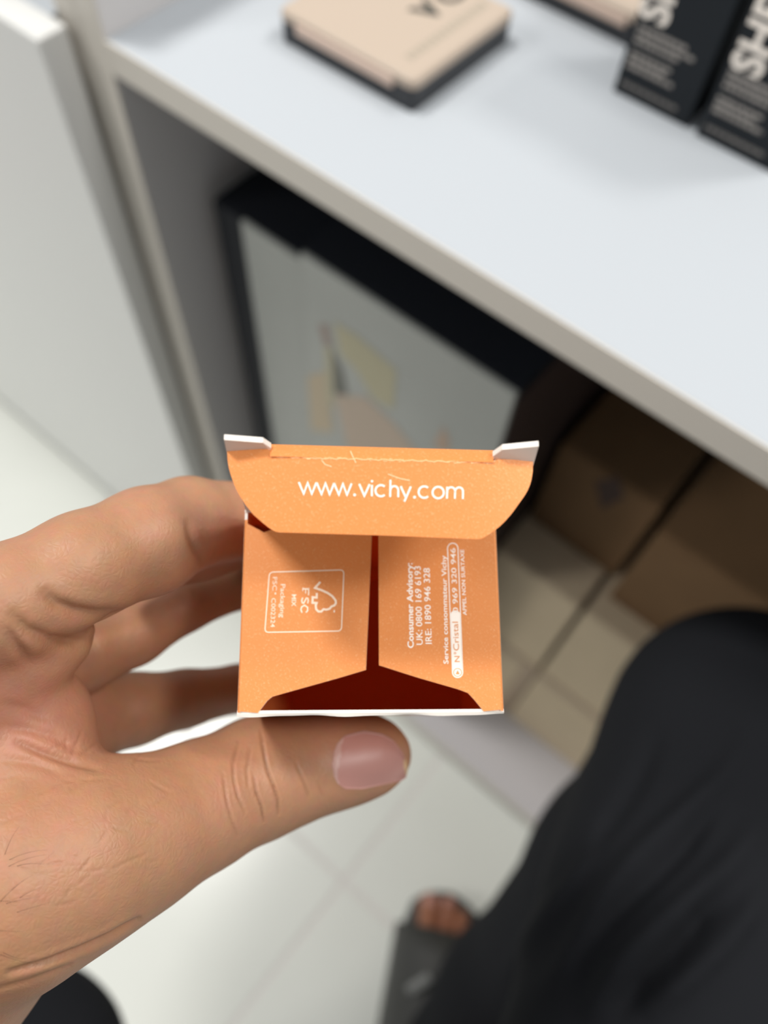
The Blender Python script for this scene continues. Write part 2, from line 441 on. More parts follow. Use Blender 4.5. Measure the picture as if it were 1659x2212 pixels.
# dust flaps
def plane_pt(px, py, w=0.0): return onPlane(px, py, O + az * w, az)
def flap(name, pix, hinge_u, sag):
    """outline from the top plane, sagging towards the free edge"""
    pts = []
    for px, py in pix:
        q = plane_pt(px, py, .0006)
        dist = abs(np.dot(q - O, ax) - hinge_u) / (W / 2)
        pts.append(plane_pt(px, py, .0006 - sag * dist))
    n = np.cross(pts[1] - pts[0], pts[2] - pts[0]); n = az
    return pts
def flap_surface(hinge_u, sag):
    def fn(px, py, up=.00006):
        q = plane_pt(px, py, .0006); dist = abs(np.dot(q - O, ax) - hinge_u) / (W / 2)
        return plane_pt(px, py, .0006 - sag * dist + up)
    return fn
_h = lambda u, v: tuple(float(q) for q in project(L3(u, v, .0005))[:2])
lf_pix = [_h(.0005, .0004), _h(.0005, D - .0030), (570, 1150), (600, 1140), (700, 1118), (805, 1112), (803, 1160), (797, 1300), (790.5, 1447), (730, 1465), (612, 1498), (588, 1505), (577, 1514), (557, 1540)]
rf_pix = [_h(W - .0005, .0004), _h(W - .0005, D - .0030), (1040, 1128), (900, 1112), (817, 1112), (817.5, 1160), (818, 1300), (818.5, 1437), (900, 1463), (990, 1489), (1011, 1497), (1024, 1511), (1045, 1536.5)]
LSAG, RSAG = .0014, .0006
lflap = panel('dust_flap', flap('l', lf_pix, 0, LSAG), az)
rflap = panel('dust_flap', flap('r', rf_pix, W, RSAG), az)
# rounded shoulder between side walls and flaps
for s, u in ((-1, 0), (1, W)):
    vs, fs = [], []
    for i in range(6):
        a = math.radians(90 * i / 5)
        du = .0007 * (1 - math.cos(a)); dw = -.0002 + .0007 * math.sin(a) - .0001
        uu = u + (du if s < 0 else -du)
        vs += [L3(uu, .0002, dw), L3(uu, D - .0022, dw)]
    fs = [(2 * i, 2 * i + 1, 2 * i + 3, 2 * i + 2) for i in range(5)]
    mesh_obj('fold_shoulder', vs, fs, orange, carton, smooth=True)

# lid panel with its tuck flap
LD = .1305
def tuck_fn(px, py, up=0.0):
    k = (py - 990) / 170
    d = LD - .0012 * k - .0010 * max(0, abs((px - 821) / 331) ** 3) * -1
    return P(px, py, d - up)
bl, br = L3(.0003, D, .0002), L3(W - .0003, D, .0002)
c1 = [P(583, 958, .1322), P(1066, 974, .1322)]
lidn = ay
lidp = slab('lid_panel', [bl, br, P(1150, 1004, .1334), P(1066, 984, .1328), P(583, 968, .1328), P(494, 980, .1334)], ay, TH, [orange, lid_in, cutw], carton)
for nm, pts in (('lock_ear', [P(491, 970, .1328), P(585, 966, .1326), P(586, 957, .1315), P(568, 945, .1290), P(484.5, 938.5, .1280)]),
                ('lock_ear', [P(1151, 996, .1328), P(1078, 990, .1326), P(1064, 975, .1315), P(1085, 960, .1290), P(1163, 952.5, .1280)])):
    slab(nm, pts, (P(800, 900, .12) - P(800, 990, .16)) * 0 + ay, .0009, [cutw, lid_in, cutw], lidp)
# tuck: outline in picture coordinates, gridded so that it can bow a little
def tuck_top(x):
    if x < 583: return 970 - (x - 490) * .03 + (max(0, x - 565) / 18) ** 2 * 6
    if x > 1066: return 994 - (1152 - x) * .03 + (max(0, 1084 - x) / 18) ** 2 * 4
    return 985 + (x - 583) * .0275
TB = [(490.5, 972), (491, 990), (494, 1010), (498, 1024.5), (503.5, 1041), (510, 1056.6), (519, 1073), (529, 1088.6), (547, 1111.5), (568, 1130), (584, 1142.5), (595, 1148.5), (603, 1150),
      (838, 1157), (1024, 1164.5), (1034, 1164.5), (1043, 1162.5), (1057, 1154), (1078.7, 1137.9), (1092, 1125), (1107, 1107.5), (1124, 1083.6), (1133, 1071), (1139.5, 1060), (1145, 1047), (1148, 1036), (1151, 1018), (1151.5, 996)]
def tuck_bot(x): return float(np.interp(x, [a for a, _ in TB], [b for _, b in TB]))
nx, ny = 150, 12
vs, fs, fm = [], [], []
for i in range(nx + 1):
    t = i / nx; s = .5 - .5 * math.cos(math.pi * t); x = 490.6 + (1151.4 - 490.6) * (.85 * s + .15 * t)
    for j in range(ny + 1):
        y0_, y1_ = tuck_top(x), tuck_bot(x)
        vs.append(tuck_fn(x, y0_ + (y1_ - y0_) * j / ny))
nv = len(vs); vw = (P(820, 1080, .13) - CAM); vw /= np.linalg.norm(vw)
vs += [v + vw * TH for v in vs]
idx = lambda i, j: i * (ny + 1) + j
for i in range(nx):
    for j in range(ny):
        q = (idx(i, j), idx(i, j + 1), idx(i + 1, j + 1), idx(i + 1, j)); fs.append(q); fm.append(0)
        fs.append(tuple(nv + a for a in reversed(q))); fm.append(1)
rimi = [idx(i, 0) for i in range(nx + 1)] + [idx(nx, j) for j in range(1, ny + 1)] + [idx(i, ny) for i in range(nx - 1, -1, -1)] + [idx(0, j) for j in range(ny - 1, 0, -1)]
for a, b in zip(rimi, rimi[1:] + rimi[:1]):
    fs.append((a, b, nv + b, nv + a)); fm.append(2)
cut_or = mat('orange_cut_edge', lin(238, 158, 86), .6)
tuck = mesh_obj('tuck_flap', vs, fs, [orange, lid_in, cut_or], lidp, fm)
# the rounded bend between tuck flap and lid
vs, fs = [], []
for i in range(31):
    x = 583 + (1066 - 583) * i / 30
    for j in range(7):
        a = j / 6
        py_ = tuck_top(x) + .5 - 26 * a
        vs.append(P(x, py_, LD - .00003 + .0026 * a ** 1.3))
for i in range(30):
    for j in range(6):
        q = i * 7 + j; fs.append((q, q + 1, q + 8, q + 7))
mesh_obj('fold_bend', vs, fs, orange, lidp, smooth=True)
# small creases in the coating
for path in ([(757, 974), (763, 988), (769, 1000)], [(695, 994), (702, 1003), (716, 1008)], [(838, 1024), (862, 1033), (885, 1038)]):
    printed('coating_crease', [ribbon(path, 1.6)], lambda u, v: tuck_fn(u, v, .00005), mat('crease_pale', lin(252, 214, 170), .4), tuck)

hl_wear = [ribbon([(x, tuck_top(x) + 1.5 + 1.2 * math.sin(x * .21) + .8 * math.sin(x * .47)) for x in range(584, 1074, 6)], 2.2)]  # worn fold, with the crease highlight painted in as a pale line
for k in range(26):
    x = random.uniform(640, 1060); hl_wear.append(ribbon([(x, tuck_top(x) + random.uniform(-2, 5)), (x + random.uniform(3, 9), tuck_top(x) + random.uniform(-2, 5))], random.uniform(1, 2)))
printed('fold_highlight_wear', hl_wear, lambda u, v: tuck_fn(u, v, .00006), mat('fold_highlight_wear_pale', lin(250, 196, 138), .45), tuck)
# lettering: www.vichy.com
st = []
for x0 in (645.5, 684.0, 721.5):
    dy = (x0 - 645) * .028
    st.append(ribbon([(x0, 1041.5 + dy), (x0 + 10.6, 1066.5 + dy), (x0 + 19.2, 1043 + dy), (x0 + 28, 1066.8 + dy), (x0 + 38, 1042.3 + dy)], 4.3))
st.append(disc(766, 1069, 3.1))
st.append(ribbon([(776, 1045.5), (787, 1071), (798.5, 1046)], 4.3))
st.append(ribbon([(803.5, 1047.5), (803.2, 1072)], 4.2)); st.append(disc(803.6, 1039.5, 2.7))
st.append(ribbon(arc(823, 1060, 12, 12, -48, -312, 24), 4.2))
st.append(ribbon([(843.5, 1036.5), (842.8, 1073.5)], 4.2))
st.append(ribbon([(842.9, 1062)] + arc(851.8, 1059.5, 8.6, 9.5, -180, 0, 12) + [(860.2, 1074)], 4.2))
st.append(ribbon([(865.5, 1050.5), (876, 1073)], 4.2)); st.append(ribbon([(887.5, 1051), (873.5, 1083.5)], 4.2))
st.append(disc(895.5, 1074, 3.1))
st.append(ribbon(arc(916.5, 1063, 12.2, 12.4, -48, -312, 24), 4.2))
st.append(ribbon(arc(946.5, 1064, 12.2, 12.4, 0, 345, 26), 4.2, closed=True))
st.append(ribbon([(966, 1051.5), (965.4, 1077)], 4.2))
st.append(ribbon([(965.6, 1064)] + arc(974.6, 1060.8, 8.4, 8.3, -180, 0, 10) + [(982.6, 1077.3)], 4.0))
st.append(ribbon([(982.9, 1064)] + arc(991.8, 1061.2, 8.4, 8.3, -180, 0, 10) + [(999.8, 1078)], 4.0))
printed('lettering', st, lambda u, v: tuck_fn(u, v, .00007), print_white, tuck)

# forest logo block on the left dust flap
lfn = flap_surface(0, LSAG)
parts = []
rr = []
cs = [(582, 1236), (743, 1231), (737.5, 1363), (572, 1366)]
c = np.array(cs, float)
for k in range(4):
    p, a, b = c[k], c[k - 1], c[(k + 1) % 4]
    da = (a - p) / np.linalg.norm(a - p); db = (b - p) / np.linalg.norm(b - p)
    for i in range(6):
        t = i / 5; rr.append(tuple(p + da * 9 * (1 - t) ** 2 + db * 9 * t ** 2))
parts.append(ribbon(rr, 2.4, closed=True))
tree = [(692, 1257), (680.5, 1270)] + [(695, 1275), (708, 1281), (718, 1288), (725, 1297), (725.5, 1303), (722, 1308), (716, 1310), (712, 1315), (705, 1317), (699, 1316), (694, 1321), (688, 1321), (683, 1316), (682, 1308), (684, 1302.5), (675, 1302), (675.5, 1290), (684, 1291), (684.5, 1281)]
parts.append(ribbon(tree, 4.6))
def dtext(s, x_base, y0, y1, cap, bold=0.0, slant=0.0):  # reads downwards, letters' tops to the right
    return place_text(s, (x_base, y0), (x_base - slant, y1), (cap, 0), bold)
parts.append(ribbon([(654, 1272), (668, 1272.6)], 3.4)); parts.append(ribbon([(667, 1270), (666.4, 1286)], 2.6)); parts.append(ribbon([(660.5, 1273), (660, 1282)], 2.2)); parts.append(ribbon([(654.2, 1269.5), (654, 1276.5)], 2))
parts.append(ribbon([(664.5, 1303.5), (666, 1298), (665, 1292.5), (661.8, 1292), (659, 1297.5), (656, 1303), (653, 1302), (651.8, 1297), (653.8, 1291)], 2.8))
parts.append(ribbon([(660.8, 1323), (664.6, 1319), (664.5, 1312), (658, 1307.5), (651.5, 1311), (650, 1317), (652.5, 1323.5)], 2.9))
parts.append(dtext('MIX', 630.5, 1284, 1310, 9.5, .015, .6))
parts.append(dtext('Packaging', 606.5, 1262, 1334, 10, .006, 2))
parts.append(dtext('FSC', 589.5, 1246.5, 1276, 9.5, .004, 1))
parts.append(ribbon([(595, 1280), (594.8, 1284)], 3)); parts.append(ribbon([(722, 1318), (721.8, 1323)], 3))
parts.append(dtext('C002324', 586.5, 1292, 1355, 9.5, .004, 2.2))
printed('logo_print', parts, lfn, mat('print_cream', lin(250, 226, 200), .55), lflap)

# service lines on the right dust flap
rfn = flap_surface(W, RSAG)
def utext(s, x_base, y0, y1, cap, bold=0.0, lean=0.0):   # reads upwards, letters' tops to the left
    return place_text(s, (x_base, y0), (x_base - lean, y1), (-cap, 0), bold)
parts = [utext('Consumer Advisory:', 893.5, 1400, 1216, 13, .022, 3),
         utext('UK: 0800 169 6193', 913, 1393, 1223, 13.5, .008, 4.5),
         utext('IRE: 1890 946 328', 932.5, 1391, 1227, 13.5, .008, 4.5),
         utext('Service consommateur Vichy', 968.5, 1434, 1200, 10.5, .014, 5),
         utext('0 969 320 946', 989.5, 1323, 1184, 11, .006, 6),
         utext('APPEL NON SURTAXE', 1008, 1329, 1187, 8, .012, 6)]
ctrl = lambda t: np.array([988.5 - 10.5 * t, 1452.5 - 268 * t])          # the pill's axis, bottom to top
dirv = (ctrl(1) - ctrl(0)); dirv /= np.linalg.norm(dirv); nr = np.array([dirv[1], -dirv[0]])
def pill(a, b, r, n=10):
    out = []
    for i in range(n + 1):
        an = math.pi * i / n; out.append(tuple(b + nr * r * -math.cos(an) * -1 + dirv * r * math.sin(an)))
    for i in range(n + 1):
        an = math.pi * i / n; out.append(tuple(a - nr * r * math.cos(an) - dirv * r * math.sin(an)))
    return out
parts.append(ribbon(pill(ctrl(0), ctrl(1), 11.2), 2.0, closed=True))
solid = pill(ctrl(0), ctrl(.46), 11.0)
parts.append((solid, [tuple(range(len(solid)))]))
printed('service_print', parts, rfn, print_white, rflap)
rfn2 = lambda u, v: rfn(u, v, .00012)
parts = [utext('N', 993.3, 1430, 1417, 11.5, .006, .5), utext('Cristal', 991.8, 1405.5, 1343, 12.5, 0, 2.5)]
parts.append(ribbon(arc(983, 1411, 2, 2, 0, 330, 10), 1.1, closed=True))
parts.append(ribbon(arc(*ctrl(0), 8.6, 8.6, 0, 345, 22), 1.3, closed=True))
q = ctrl(0); parts.append(([(q[0] - 4, q[1] + 4), (q[0] + 4.5, q[1] + 4), (q[0], q[1] - 5)], [(0, 1, 2)]))
printed('service_print_orange', parts, rfn2, mat('print_orange', lin(226, 150, 86), .55), rflap)

# ------------------------------------------------------------------ organic surfaces: blended round cones -> surface net
def sdf_mesh(prims, cell, pad):
    """prims: (a, ra, b, rb, k) in metres; smooth union meshed with surface nets. returns verts, quads"""
    A = np.array([np.minimum(np.array(a) - ra, np.array(b) - rb) for a, ra, b, rb, k in prims]).min(0) - pad
    B = np.array([np.maximum(np.array(a) + ra, np.array(b) + rb) for a, ra, b, rb, k in prims]).max(0) + pad
    n = np.ceil((B - A) / cell).astype(int) + 1
    fld = np.full(n, .05, np.float32)
    for a, ra, b, rb, k in prims:
        a = np.array(a, float); b = np.array(b, float)
        ext = k * 1.0 + 3 * cell
        lo = np.maximum(((np.minimum(a - ra, b - rb) - ext - A) / cell).astype(int), 0)
        hi = np.minimum(((np.maximum(a + ra, b + rb) + ext - A) / cell).astype(int) + 2, n)
        g = [(A[i] + cell * np.arange(lo[i], hi[i])).astype(np.float32) for i in range(3)]
        px_, py_, pz_ = g[0][:, None, None] - a[0], g[1][None, :, None] - a[1], g[2][None, None, :] - a[2]
        ba = b - a; l2 = ba @ ba; rr_ = ra - rb; a2 = max(l2 - rr_ * rr_, 1e-12); il2 = 1 / l2
        y = px_ * ba[0] + py_ * ba[1] + pz_ * ba[2]; z = y - l2
        x2 = (px_ * l2 - ba[0] * y) ** 2 + (py_ * l2 - ba[1] * y) ** 2 + (pz_ * l2 - ba[2] * y) ** 2
        y2 = y * y * l2; z2 = z * z * l2; kk = np.sign(rr_) * rr_ * rr_ * x2
        d1 = np.sqrt(x2 + z2) * il2 - rb
        d2 = np.sqrt(x2 + y2) * il2 - ra
        d3 = (np.sqrt(x2 * a2 * il2) + y * rr_) * il2 - ra
        d = np.where(np.sign(z) * a2 * z2 > kk, d1, np.where(np.sign(y) * a2 * y2 < kk, d2, d3)).astype(np.float32)
        s = (slice(lo[0], hi[0]), slice(lo[1], hi[1]), slice(lo[2], hi[2]))
        o = fld[s]; h = np.maximum(k - np.abs(o - d), 0) / k
        fld[s] = np.minimum(o, d) - h * h * k * .25
    ins = fld < 0
    c = [ins[i:n[0] - 1 + i, j:n[1] - 1 + j, l:n[2] - 1 + l] for i in (0, 1) for j in (0, 1) for l in (0, 1)]
    s = sum(x.astype(np.int8) for x in c)
    cells = np.argwhere((s > 0) & (s < 8))
    ids = np.full(n - 1, -1, np.int32); ids[tuple(cells.T)] = np.arange(len(cells))
    acc = np.zeros((len(cells), 3)); cnt = np.zeros(len(cells))
    offs = [(i, j, l) for i in (0, 1) for j in (0, 1) for l in (0, 1)]
    for o1 in offs:
        for ax_ in range(3):
            if o1[ax_]: continue
            o2 = list(o1); o2[ax_] = 1
            v1 = fld[cells[:, 0] + o1[0], cells[:, 1] + o1[1], cells[:, 2] + o1[2]]
            v2 = fld[cells[:, 0] + o2[0], cells[:, 1] + o2[1], cells[:, 2] + o2[2]]
            mk = (v1 < 0) != (v2 < 0); t = np.where(mk, v1 / np.where(mk, v1 - v2, 1), 0)
            p = np.array(o1, float)[None] + 0; p = np.repeat(p, len(cells), 0); p[:, ax_] += t
            acc[mk] += p[mk]; cnt[mk] += 1
    V = A + cell * (cells + acc / cnt[:, None])
    Q = []
    for ax_ in range(3):
        u, w = (ax_ + 1) % 3, (ax_ + 2) % 3
        sl1 = [slice(1, -1)] * 3; sl1[ax_] = slice(0, -1); sl2 = [slice(1, -1)] * 3; sl2[ax_] = slice(1, None)
        a_, b_ = ins[tuple(sl1)], ins[tuple(sl2)]
        for flip, mk in ((False, a_ & ~b_), (True, ~a_ & b_)):
            e = np.argwhere(mk); 
            if not len(e): continue
            base = e.copy(); base[:, u] += 1; base[:, w] += 1
            q = []
            for du, dw in ((-1, -1), (0, -1), (0, 0), (-1, 0)):
                cc = base.copy(); cc[:, u] += du; cc[:, w] += dw
                q.append(ids[tuple(cc.T)])
            q = np.stack(q, 1)
            Q.append(q[:, ::-1] if flip else q)
    return V, np.concatenate(Q)

def smooth_verts(V, Q, it, f=.5):
    E_ = np.concatenate([Q[:, [0, 1]], Q[:, [1, 2]], Q[:, [2, 3]], Q[:, [3, 0]]])
    for _ in range(it):
        s = np.zeros_like(V); c = np.zeros(len(V))
        for a, b in ((0, 1), (1, 0)):
            for k in range(3): s[:, k] += np.bincount(E_[:, a], V[E_[:, b], k], len(V))
            c += np.bincount(E_[:, a], minlength=len(V))
        V = V + f * (s / c[:, None] - V)
    return V

def chain(pts, k):
    """pts: (px, py, depth m, radius mm)"""
    w = [(P(a, b, d), r / 1000) for a, b, d, r in pts]
    return [(w[i][0], w[i][1], w[i + 1][0], w[i + 1][1], k) for i in range(len(w) - 1)]

def to_mesh(name, V, Q, mt, parent, sub=0):
    me = bpy.data.meshes.new(name)
    me.vertices.add(len(V)); me.vertices.foreach_set('co', V.astype(np.float32).ravel())
    me.loops.add(Q.size); me.loops.foreach_set('vertex_index', Q.astype(np.int32).ravel())
    me.polygons.add(len(Q)); me.polygons.foreach_set('loop_start', np.arange(0, Q.size, 4, dtype=np.int32))
    me.polygons.foreach_set('use_smooth', np.ones(len(Q), bool))
    me.update(calc_edges=True); me.validate()
    me.materials.append(mt)
    o = bpy.data.objects.new(name, me); link(o, parent)
    return o

def skin_material(name, tone, blush):
    mt = bpy.data.materials.new(name); mt.use_nodes = True; nt = mt.node_tree; b = nt.nodes['Principled BSDF']
    tc = nt.nodes.new('ShaderNodeTexCoord')
    n1 = nt.nodes.new('ShaderNodeTexNoise'); n1.inputs['Scale'].default_value = 45; n1.inputs['Detail'].default_value = 5
    n2 = nt.nodes.new('ShaderNodeTexNoise'); n2.inputs['Scale'].default_value = 420; n2.inputs['Detail'].default_value = 3
    mx = nt.nodes.new('ShaderNodeMix'); mx.data_type = 'RGBA'; mx.inputs[6].default_value = tone; mx.inputs[7].default_value = blush
    r = nt.nodes.new('ShaderNodeMapRange'); r.inputs['From Min'].default_value = .35; r.inputs['From Max'].default_value = .68
    at = nt.nodes.new('ShaderNodeAttribute'); at.attribute_name = 'palm'
    ad = nt.nodes.new('ShaderNodeMath'); ad.operation = 'MULTIPLY_ADD'; ad.inputs[1].default_value = .35; ad.use_clamp = True
    nt.links.new(n1.outputs['Fac'], r.inputs['Value']); nt.links.new(r.outputs['Result'], ad.inputs[0]); nt.links.new(at.outputs['Fac'], ad.inputs[2])
    nt.links.new(ad.outputs[0], mx.inputs[0])
    m2 = nt.nodes.new('ShaderNodeMix'); m2.data_type = 'RGBA'; m2.blend_type = 'MULTIPLY'; m2.inputs[0].default_value = .22
    nt.links.new(mx.outputs[2], m2.inputs[6]); nt.links.new(n2.outputs['Color'], m2.inputs[7])
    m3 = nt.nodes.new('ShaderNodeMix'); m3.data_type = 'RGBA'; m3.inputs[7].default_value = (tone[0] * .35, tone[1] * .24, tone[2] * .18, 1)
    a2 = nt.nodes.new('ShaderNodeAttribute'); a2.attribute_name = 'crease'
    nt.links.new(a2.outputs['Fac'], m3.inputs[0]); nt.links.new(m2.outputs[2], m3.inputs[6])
    nt.links.new(m3.outputs[2], b.inputs['Base Color'])
    for s in (tc.outputs['Object'],): nt.links.new(s, n1.inputs['Vector']); nt.links.new(s, n2.inputs['Vector'])
    v = nt.nodes.new('ShaderNodeTexVoronoi'); v.inputs['Scale'].default_value = 900; v.feature = 'DISTANCE_TO_EDGE'
    dn = nt.nodes.new('ShaderNodeTexNoise'); dn.inputs['Scale'].default_value = 200
    vm = nt.nodes.new('ShaderNodeVectorMath'); vm.operation = 'MULTIPLY_ADD'; vm.inputs[1].default_value = (.003, .003, .003)
    nt.links.new(tc.outputs['Object'], dn.inputs['Vector']); nt.links.new(dn.outputs['Color'], vm.inputs[0]); nt.links.new(tc.outputs['Object'], vm.inputs[2])
    nt.links.new(vm.outputs[0], v.inputs['Vector'])
    b1 = nt.nodes.new('ShaderNodeBump'); b1.inputs['Strength'].default_value = .28; b1.inputs['Distance'].default_value = .0003
    nt.links.new(v.outputs['Distance'], b1.inputs['Height'])
    n3 = nt.nodes.new('ShaderNodeTexNoise'); n3.inputs['Scale'].default_value = 260; n3.inputs['Detail'].default_value = 4
    nt.links.new(tc.outputs['Object'], n3.inputs['Vector'])
    b2 = nt.nodes.new('ShaderNodeBump'); b2.inputs['Strength'].default_value = .15; b2.inputs['Distance'].default_value = .0006
    nt.links.new(n3.outputs['Fac'], b2.inputs['Height']); nt.links.new(b1.outputs['Normal'], b2.inputs['Normal'])
    nt.links.new(b2.outputs['Normal'], b.inputs['Normal'])
    b.inputs['Roughness'].default_value = .48; b.inputs['Specular IOR Level'].default_value = .4
    b.inputs['Subsurface Weight'].default_value = .18; b.inputs['Subsurface Radius'].default_value = (1, .4, .25); b.inputs['Subsurface Scale'].default_value = .003
    return mt
skin = skin_material('skin', lin(177, 130, 97), lin(192, 132, 108))

# ------------------------------------------------------------------ the person: hand, trouser legs, sandalled foot
person = tag(empty('person', (.25, -.25, 0)), 'crouching person in black trousers, hand holding the orange carton', 'person')
pr = []
pr += chain([(-260, 2230, .172, 26), (-120, 2015, .160, 22), (40, 1885, .152, 20.5), (180, 1838, .156, 17.4), (300, 1799, .162, 14.7), (430, 1740, .172, 13.2), (560, 1679, .182, 13.1), (650, 1656, .187, 11.5), (740, 1641, .189, 10.2), (800, 1631, .190, 8.5), (827, 1630, .1905, 6.4)], .004)
pr += chain([(-60, 1740, .157, 17), (20, 1650, .160, 14.8), (58, 1562, .162, 11.5), (20, 1500, .163, 10)], .006)
pr += chain([(-110, 1450, .152, 15), (40, 1392, .155, 10.5), (122, 1372, .158, 7.2)], .004)
pr += chain([(-160, 1372, .141, 11.5), (20, 1300, .146, 10.4), (180, 1224, .153, 10.3), (320, 1169, .163, 10.9), (408, 1130, .173, 9.8), (490, 1126, .181, 8.6), (560, 1130, .190, 8.2), (660, 1136, .205, 7.5), (745, 1158, .218, 6.6)], .003)
pr += chain([(300, 1222, .176, 7.5), (430, 1180, .187, 7.5), (545, 1165, .198, 7)], .004)
pr += chain([(-60, 1520, .168, 14), (60, 1450, .177, 11), (180, 1408, .184, 9), (290, 1369, .191, 7.5), (400, 1308, .199, 6.5), (520, 1264, .207, 6.0), (600, 1190, .218, 5.6), (690, 1165, .228, 5.2)], .0022)
pr += chain([(-40, 1620, .174, 15), (60, 1570, .185, 12), (170, 1545, .192, 10.8), (288, 1532, .200, 9.0), (400, 1509, .209, 7.5), (515, 1487, .218, 6.4), (568, 1478, .224, 5.6)], .0022)
pr += chain([(-120, 1850, .172, 22), (20, 1690, .178, 16), (120, 1560, .193, 11.5)], .008)
pr += chain([(-160, 1450, .155, 18), (-100, 1750, .165, 22), (-160, 2000, .166, 24)], .008)
HV, HQ = sdf_mesh(pr, .0009, .004)
HV = smooth_verts(HV, HQ, 6, .5)
def subdivide(V, Q):
    me = bpy.data.meshes.new('tmp'); me.from_pydata(V.tolist(), [], Q.tolist())
    ob = bpy.data.objects.new('tmp', me); COL.objects.link(ob)
    md = ob.modifiers.new('s', 'SUBSURF'); md.levels = 1; md.render_levels = 1
    dg = bpy.context.evaluated_depsgraph_get(); m2 = ob.evaluated_get(dg).to_mesh()
    V2 = np.empty(len(m2.vertices) * 3, np.float32); m2.vertices.foreach_get('co', V2)
    N2 = np.empty(len(m2.vertices) * 3, np.float32); m2.vertices.foreach_get('normal', N2)
    Q2 = np.empty(len(m2.loops), np.int32); m2.loops.foreach_get('vertex_index', Q2)
    bpy.data.objects.remove(ob); bpy.data.meshes.remove(me)
    return V2.reshape(-1, 3).astype(float), N2.reshape(-1, 3).astype(float), Q2.reshape(-1, 4)
HV, HN, HQ = subdivide(HV, HQ)
# skin folds: real grooves along polylines traced over the surface
px_, py_, pd_ = project(HV)
facing = ((HV - CAM) * HN).sum(1) < 0
crease = np.zeros(len(HV)); disp = np.zeros(len(HV))
def fold(path, width, depth, tint, dmax=9):
    global crease, disp
    p = np.array(path, float); best = np.full(len(HV), 1e9); tt = np.zeros(len(HV))
    for i in range(len(p) - 1):
        a, b = p[i], p[i + 1]; d = b - a; L = d @ d
        t = np.clip(((px_ - a[0]) * d[0] + (py_ - a[1]) * d[1]) / L, 0, 1)
        ds = np.hypot(px_ - a[0] - t * d[0], py_ - a[1] - t * d[1])
        u = (i + t) / (len(p) - 1); mk = ds < best; best[mk] = ds[mk]; tt[mk] = u[mk]
    taper = np.sqrt(np.clip(4 * tt * (1 - tt) + .12, 0, 1))
    g = np.exp(-(best / width) ** 2) * taper * facing * (pd_ < dmax)
    ridge = np.exp(-((best - 2.2 * width) / (1.3 * width)) ** 2) * taper * facing * (pd_ < dmax)
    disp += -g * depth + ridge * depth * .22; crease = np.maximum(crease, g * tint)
TF = .21
fold([(563, 1578), (567, 1605), (570.5, 1627), (579.6, 1669), (591.6, 1699), (600.7, 1729), (601, 1760)], 2.6, .00055, .5, TF)
fold([(549, 1678), (554, 1711), (564.5, 1741), (571, 1775)], 2.4, .00045, .42, TF)
fold([(516, 1600), (503, 1651), (506, 1687), (515, 1723), (530, 1755)], 2.6, .0004, .3, TF)
fold([(541, 1612), (533, 1663), (536, 1700)], 2.4, .00035, .24, TF)
fold([(482, 1670), (489, 1726), (501, 1771), (514, 1806)], 2.6, .0003, .2, TF)
fold([(640, 1650), (658, 1693), (668, 1722)], 2.6, .0003, .24, TF)
fold([(686, 1690), (694, 1712), (697, 1722)], 2.6, .0002, .15, TF)
fold([(300, 1985), (235, 2022), (180, 2047), (100, 2078), (20, 2100)], 6, .0010, .34, TF)
fold([(150, 2085), (60, 2120), (-20, 2140)], 6, .0003, .08, TF)
fold([(404, 1130), (412, 1160), (424, 1190), (436, 1212)], 8, .0006, .14, .22)
fold([(100, 1284), (125, 1305), (160, 1320), (205, 1328), (260, 1324)], 13, .0011, .10, .2)
fold([(28, 1330), (60, 1362), (110, 1382), (165, 1388), (195, 1384)], 13, .0009, .08, .2)
fold([(20, 1362), (40, 1400), (62, 1428)], 12, .0007, .08, .2)
fold([(40, 1604), (90, 1626), (140, 1643), (208, 1660)], 8, .0007, .12, .2)
fold([(0, 1570), (60, 1575), (120, 1592), (160, 1616)], 10, .0004, .04, .2)
fold([(0, 1520), (50, 1530), (100, 1555)], 10, .0003, .03, .2)
fold([(0, 1640), (70, 1648), (130, 1668)], 9, .0003, .04, .2)
rs = np.random.RandomState(3)
for k in range(46):                              # fine wrinkles over the thumb base and the web
    x0_, y0_ = rs.uniform(-20, 330), rs.uniform(1600, 2000)
    if y0_ > 2010 - .45 * x0_: continue
    a_ = rs.normal(-.25, .5); L_ = rs.uniform(25, 70)
    pts_ = [(x0_ + L_ * t * math.cos(a_) - 6 * math.sin(3 * t + k), y0_ + L_ * t * math.sin(a_) + 5 * math.sin(2.3 * t + k)) for t in (0, .33, .66, 1)]
    fold(pts_, 3.2, .00013, .05, .19)
HV = HV + HN * disp[:, None]
hand = to_mesh('hand', HV, HQ, skin, person)
hand['label'] = 'left hand gripping the carton, thumb in front'
def attr(o, name, data):
    a = o.data.attributes.new(name, 'FLOAT', 'POINT'); a.data.foreach_set('value', data.astype(np.float32))
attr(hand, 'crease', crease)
palm = np.clip(1 - np.hypot((px_ - 60) / 190, (py_ - 1540) / 150), 0, 1) * .9 + np.clip(1 - np.hypot((px_ - 500) / 120, (py_ - 1150) / 60), 0, 1) * .5
attr(hand, 'palm', palm)
